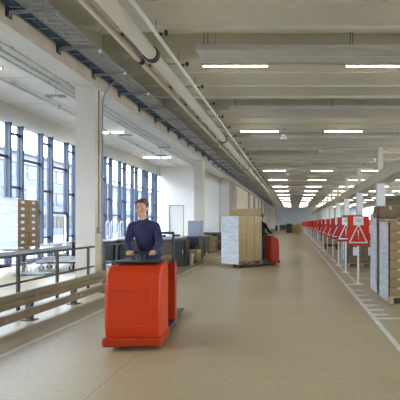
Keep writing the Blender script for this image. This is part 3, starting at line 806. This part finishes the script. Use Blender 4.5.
for i, (x, y, z) in enumerate([(-5.1, 18.2, 1.002), (-5.2, 20.9, .952), (-5.0, 26.6, .922)]):
    if mon is None:
        mon = thing('monitor', '', 'monitor')
        b = MB(); b.box(-.22, .22, -.02, .02, .12, .40, .006); b.obj('screen', M['black'], mon)
        b = MB(); b.box(-.02, .02, -.02, .02, .01, .14).box(-.12, .12, -.08, .08, 0, .012); b.obj('stand', M['gplast'], mon); o = mon
        for ch in mon.children: ch.scale = (.6, 1, .35)
    else: o = copy_tree(mon)
    o.location = (x, y, z)
    tag(o, 'small dark screen standing on the %s' % ['olive-fronted bench','bench behind the second machine cabinet','bench behind the tan-fronted cabinet'][i], 'monitor', 'small screens on the benches')

bench('dark bench behind the handrail, just right of the nearest column', (-7.35, 17.6, 0), 1.5, .9, .95, 'machine')
bench('dark bench behind the handrail, between two other dark benches', (-6.2, 17.9, 0), .75, .9, 1.0, 'machine')
# ------------------------------------------------------------------ warning signs
def make_sign(m):
    t = thing('warning_sign', '', 'sign')
    b = MB(); b.cyl((0,0,.012), (0,0,1.72), .022, n=12); b.obj('pole', M['signw'], t)
    b = MB(); b.cyl((0,0,0), (0,0,.014), .15, n=24).cyl((0,0,.014), (0,0,.05), .04, n=14); b.obj('foot', M['signw'], t)
    b = MB(); b.box(-.285, .285, -.034, -.024, 1.0, 1.78, .004); p = b.obj('sign_board', m, t)
    # triangle outline
    b = MB(); A, B_, Cc = Vector((0, 0, 1.60)), Vector((-.255, 0, 1.07)), Vector((.255, 0, 1.07)); ctr = (A+B_+Cc)/3
    for p0, p1 in ((A, B_), (B_, Cc), (Cc, A)):
        i0, i1 = ctr+(p0-ctr)*.80, ctr+(p1-ctr)*.80
        vs = [b.bm.verts.new((v.x, yy, v.z)) for yy in (-.0375, -.034) for v in (p0, p1, i1, i0)]
        for f in ((0,1,2,3), (7,6,5,4), (0,4,5,1), (1,5,6,2), (2,6,7,3), (3,7,4,0)): b.bm.faces.new([vs[q] for q in f])
    b.obj('warning_triangle', M['signw'], p)
    b = MB(); b.prism([(-.018, 1.42), (.018, 1.42), (.010, 1.24), (-.010, 1.24)], -.0375, -.034, axis='Y'); b.cyl((0, -.0375, 1.20), (0, -.034, 1.20), .016, n=12); b.obj('exclamation_mark', M['signw'], p)
    b = MB(); b.box(-.13, .13, -.0395, -.0378, 1.54, 1.765); n = b.obj('paper_notice', M['paper'], t)
    b = MB()
    for z, w in ((1.70, .07), (1.665, .09), (1.63, .06)): b.box(-w, w, -.0405, -.0394, z, z+.014)
    b.obj('faded_print', M['ink'], n)
    return t
sa, sb = None, None
SY = [12.3, 15.25, 17.7, 20.3, 23.6, 27, 30.4] + [33.8+3.5*k for k in range(16)]
for i, y in enumerate(SY):
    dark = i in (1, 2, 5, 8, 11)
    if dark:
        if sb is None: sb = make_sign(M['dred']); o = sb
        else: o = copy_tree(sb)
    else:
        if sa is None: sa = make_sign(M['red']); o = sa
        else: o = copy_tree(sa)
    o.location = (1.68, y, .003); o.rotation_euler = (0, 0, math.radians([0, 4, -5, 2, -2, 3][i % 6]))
    tag(o, '%s warning-triangle sign on a white post beside the aisle, %s to the camera' % ('dark red' if dark else 'bright red', nth(i)), 'sign', 'red warning signs on white posts')

# far cartons in the aisle
for (x, y, w, d, h, m, lb) in [(.25, 68, 1.1, 1.0, 1.4, 'carton', 'brown carton stack standing far down the middle of the aisle'),
        (-.75, 75, .9, .9, 1.5, 'machine', 'dark stack left of the brown one far down the aisle'),
        (-2.2, 100, 1.6, 1.0, 1.2, 'carton2', 'low brown stack at the far left of the aisle'),
        (-3.6, 96, .5, .8, 1.1, 'machine', 'small black cabinet at the far left of the aisle'),
        (.9, 84, 1.0, 1.0, 1.5, 'carton3', 'pale carton stack behind the brown one far down the aisle')]:
    if m == 'machine': cabinet(lb, (x, y, 0), w, d, h)
    else: load('carton_pallet', lb, (x, y, 0), .1, w, d, h, 2, 2, 3, m, [], None, film=False)

# ------------------------------------------------------------------ people
def bake(mb, name, m, parent, voxel=.012, smooth_it=6):
    me = mb.mesh(name, m)
    o = bpy.data.objects.new(name, me); C.objects.link(o)
    r = o.modifiers.new('r', 'REMESH'); r.mode = 'VOXEL'; r.voxel_size = voxel
    s = o.modifiers.new('s', 'SMOOTH'); s.iterations = smooth_it; s.factor = .5
    dg = bpy.context.evaluated_depsgraph_get(); dg.update()
    ev = o.evaluated_get(dg); nm = bpy.data.meshes.new_from_object(ev, depsgraph=dg)
    o.modifiers.clear(); o.data = nm
    if not nm.materials: nm.materials.append(m)
    for p in nm.polygons: p.use_smooth = True; p.material_index = 0
    o.parent = parent
    return o
def person(label, loc, rz, top, lean=0.0, turn=0.0, cap=False):
    t = thing('person', label, 'person', loc, rz)
    V = Vector
    hip = V((0, .03, .95)); ch = V((lean*.7, .0, 1.33)); nk = V((lean, -.01, 1.50)); hd = V((lean*1.15, -.03, 1.665))
    sh = {s: V((lean*.9+s*.170, .0, 1.405)) for s in (-1, 1)}
    el = {s: V((lean*.5+s*.225, -.13, 1.17)) for s in (-1, 1)}
    wr = {s: V((s*.155, -.36, 1.06)) for s in (-1, 1)}
    kn = {s: V((s*.105, -.04, .50)) for s in (-1, 1)}
    an = {s: V((s*.12, .03, .09)) for s in (-1, 1)}
    R = Matrix.Rotation(turn, 4, 'Z')
    def H(x, y, z): return hd + R @ V((x, y, z))
    b = MB()
    b.ell(hd+V((0,0,.02)), (.076,.095,.112), 24, 16, R); b.ell(H(0,-.025,-.05), (.056,.066,.070), 20, 14, R)      # skull, jaw
    b.ell(H(0,-.075,-.095), (.026,.024,.022)); b.ell(H(0,-.105,-.012), (.014,.024,.030), 12, 8, R); b.ell(H(0,-.116,-.03), (.017,.015,.013), 12, 8, R)
    for s in (-1, 1):
        b.ell(H(s*.078,.005,-.005), (.012,.024,.034), 12, 8, R); b.ell(H(s*.030,-.086,.030), (.026,.012,.010), 12, 8, R); b.ell(H(s*.042,-.07,-.035), (.024,.024,.022), 12, 8, R)
    b.cap(nk-V((0,0,.06)), hd+V((0,.01,-.06)), .058, .052)
    b.cap(ch, hip+V((0,0,.12)), .12, .11); b.ell(ch+V((0,0,.03)), (.16,.10,.14)); b.ell(hip, (.15,.10,.11))
    for s in (-1, 1):
        b.cap(ch+V((s*.08,0,.09)), sh[s], .05, .048); b.cap(sh[s], el[s], .045, .036); b.cap(el[s], wr[s], .036, .025)
        b.cap(hip+V((s*.085,0,-.03)), kn[s], .078, .048); b.cap(kn[s], an[s], .046, .032); b.cap(an[s], an[s]+V((0,-.15,-.045)), .034, .028)
        # hand: palm, four curled fingers, thumb
        f = (wr[s]-el[s]).normalized(); p0 = wr[s]+f*.02; p1 = wr[s]+V((0,-.07,.0))
        for k, dx in enumerate((-.028, -.009, .010, .028)): b.cap(p0+V((dx*.7,0,0)), p1+V((dx,0,.012)), .014, .013)
        for k, (dx, Ls) in enumerate(((-.030, .90), (-.010, 1.0), (.010, .95), (.029, .78))):
            q0 = p1+V((dx,0,.012)); q1 = q0+V((0,-.034*Ls,-.008)); q2 = q1+V((0,-.004,-.032*Ls)); q3 = q2+V((0,.022*Ls,-.010))
            b.cap(q0, q1, .0095, .009); b.cap(q1, q2, .009, .0085); b.cap(q2, q3, .0085, .0075)
        th = p0+V((-s*.022,-.015,-.004)); b.cap(th, th+V((-s*.024,-.03,-.012)), .012, .0105); b.cap(th+V((-s*.024,-.03,-.012)), th+V((-s*.018,-.06,-.026)), .0105, .009)
    body = bake(b, 'body', M['skin'], t, .0065, 3)
    for s in (-1, 1):
        b = MB(); b.ell(H(s*.030,-.0855,.010), (.010,.008,.005), 12, 8, R); e = b.obj('eye', M['eyew'], body, smooth=True)
        b = MB(); b.ell(H(s*.030,-.0915,.010), (.005,.004,.005), 10, 8, R); b.obj('iris', M['eyed'], e, smooth=True)
    b = MB(); b.ell(H(0,-.094,-.062), (.024,.007,.007), 14, 8, R); b.obj('mouth', M['lip'], body, smooth=True)
    b = MB(); b.ell(H(0,.018,.048), (.086,.098,.098), 20, 14, R); b.ell(H(0,.055,-.01), (.076,.062,.085), 18, 12, R)
    for s in (-1, 1): b.ell(H(s*.068,.012,.03), (.022,.05,.05), 12, 8, R)
    b.ell(H(.0,-.062,.098), (.062,.034,.028), 14, 10, R)
    bake(b, 'hair', M['hair'], t, .009, 3)
    # jacket
    b = MB()
    b.ell(ch+V((0,0,.02)), (.175,.128,.165)); b.cap(ch+V((0,0,-.06)), hip+V((0,0,.06)), .145, .145); b.ell(hip+V((0,0,.04)), (.185,.135,.11))
    b.cap(nk-V((0,0,.075)), nk-V((0,-.01,.02)), .085, .072)
    for s in (-1, 1):
        b.cap(ch+V((s*.09,0,.085)), sh[s], .070, .060); b.cap(sh[s], el[s], .060, .051); b.cap(el[s], el[s].lerp(wr[s], .93), .052, .040)
        b.ell(el[s], (.054,.054,.053))
    bake(b, 'jacket', top, t, .013, 4)
    b = MB(); b.ell(hip+V((0,0,-.01)), (.168,.122,.12))
    for s in (-1, 1):
        b.cap(hip+V((s*.085,0,-.04)), kn[s], .098, .068); b.cap(kn[s], an[s]+V((0,0,.0)), .068, .058)
    bake(b, 'trousers', M['jeans'], t, .014, 4)
    for s in (-1, 1):
        b = MB(); a = an[s]; b.cap(V((a.x, a.y+.03, .05)), V((a.x, a.y-.15, .042)), .048, .040); b.ell((a.x, a.y+.01, .09), (.05,.06,.06)); b.box(a.x-.045, a.x+.045, a.y-.19, a.y+.08, .0, .028, .01)
        bake(b, 'shoe', M['black'], t, .010, 3)
    return t

# ------------------------------------------------------------------ order-picker trucks (body, driver platform, forks)
def make_truck(label, loc, rz):
    t = thing('order_picker_truck', label, 'truck', loc, rz)
    W = .345
    prof = [(-.84,.12), (-.87,.30), (-.86,.78), (-.80,.96), (-.70,1.04), (-.36,1.08), (-.28,1.02), (-.27,.12)]
    b = MB(); b.prism(prof, -W, W, axis='X')
    es = [e for e in b.bm.edges if abs(abs(e.verts[0].co.x)-W) < 1e-4 and abs(e.verts[0].co.x-e.verts[1].co.x) < 1e-4]
    bmesh.ops.bevel(b.bm, geom=es, offset=.045, segments=3, affect='EDGES', profile=.5)
    b.obj('motor_cover', M['orange'], t)
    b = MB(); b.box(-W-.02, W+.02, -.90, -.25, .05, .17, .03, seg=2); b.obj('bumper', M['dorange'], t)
    b = MB(); b.box(-.24, .24, -.877, -.862, .34, .76, .006); b.obj('service_panel', M['orange'], t)
    b = MB(); b.box(-.30, .30, -.62, -.30, 1.075, 1.10, .01); b.obj('document_tray', M['black'], t)
    b = MB(); b.cyl((0, -.34, 1.08), (0, -.28, 1.18), .035, n=12); cp = b.obj('steering_column', M['black'], t)
    b = MB(); b.tube([(-.21, -.37, 1.20), (-.12, -.30, 1.19), (.12, -.30, 1.19), (.21, -.37, 1.20)], .017); b.obj('handlebar', M['black'], cp)
    b = MB(); b.box(-W, W, -.27, .34, .05, .145, .01); b.obj('platform', M['black'], t)
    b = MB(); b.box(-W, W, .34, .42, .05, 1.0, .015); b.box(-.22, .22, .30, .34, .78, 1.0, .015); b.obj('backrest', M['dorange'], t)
    b = MB(); b.tube([(-.30, .38, 1.0), (-.30, .38, 1.45), (.30, .38, 1.45), (.30, .38, 1.0)], .018).cyl((0,.38,1.0), (0,.38,1.45), .012, n=8); b.obj('load_guard', M['black'], t)
    for s in (-1, 1):
        b = MB(); b.prism([(.40,.05), (.40,.10), (1.62,.085), (1.68,.05)], s*.19-.085, s*.19+.085, axis='X'); f = b.obj('fork', M['rail'], t)
        b = MB(); b.cyl((s*.19-.05, 1.5, .04), (s*.19+.05, 1.5, .04), .04, n=16); b.obj('load_wheel', M['rubber'], f)
        b = MB(); b.cyl((s*.27-.05, -.55, .09), (s*.27+.05, -.55, .09), .09, n=20); b.obj('wheel', M['rubber'], t)
    return t
T1 = (-2.10, 6.74, 0); A1 = math.radians(5)
make_truck('large orange order-picker truck in the left foreground with a driver in navy', T1, A1)
person('person in a navy jacket driving the orange truck in the foreground, hands on the handlebar', (T1[0]+.0, T1[1]+.04, .147), A1, M['navy'], lean=-.07, turn=math.radians(-12))
A2 = math.radians(139); T2 = (-1.24, 18.0, 0)
make_truck('smaller distant orange order-picker truck carrying the tall wrapped load', T2, A2).scale = (.86, .80, 1)
person('person in black clothes standing on the distant orange truck behind its load', (T2[0], T2[1], .147), A2, M['blackc'])
d2 = Vector((-math.sin(A2), math.cos(A2)))
lc = (T2[0]+d2.x*.99, T2[1]+d2.y*.99)
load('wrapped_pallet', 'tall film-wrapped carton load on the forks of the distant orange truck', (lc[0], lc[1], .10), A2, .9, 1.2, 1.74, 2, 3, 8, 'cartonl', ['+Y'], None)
box_thing('open pale cardboard box on top of the tall load on the truck', (lc[0]+.1, lc[1], 1.853), A2, .7, .95, .26, 'carton3')

# ------------------------------------------------------------------ world, camera
w = bpy.data.worlds.new('sky'); SC.world = w; w.use_nodes = True; nt = w.node_tree
bg = nt.nodes['Background']
tc = nt.nodes.new('ShaderNodeTexCoord'); sp = nt.nodes.new('ShaderNodeTexNoise'); sp.inputs['Scale'].default_value = 2.2; sp.inputs['Detail'].default_value = 6
nt.links.new(tc.outputs['Generated'], sp.inputs['Vector'])
cr = nt.nodes.new('ShaderNodeValToRGB'); cr.color_ramp.elements[0].position = .35; cr.color_ramp.elements[1].position = .65
cr.color_ramp.elements[0].color = (.62,.76,1,1); cr.color_ramp.elements[1].color = (.92,.95,1,1)
nt.links.new(sp.outputs['Fac'], cr.inputs['Fac']); nt.links.new(cr.outputs[0], bg.inputs['Color'])
bg.inputs['Strength'].default_value = 4.0

cam = bpy.data.cameras.new('camera'); co = bpy.data.objects.new('camera', cam); C.objects.link(co)
co.location = (0, 0, 1.6); co.rotation_euler = (PI/2, 0, 0)
cam.sensor_width = 36; cam.lens = 36*470/400; cam.shift_x = -94/400; cam.shift_y = 23/400; cam.clip_end = 400
SC.camera = co
vs = SC.view_settings
vs.view_transform = 'Standard'; vs.look = 'None'; vs.gamma = 1; vs.use_curve_mapping = False; vs.exposure = 2.0
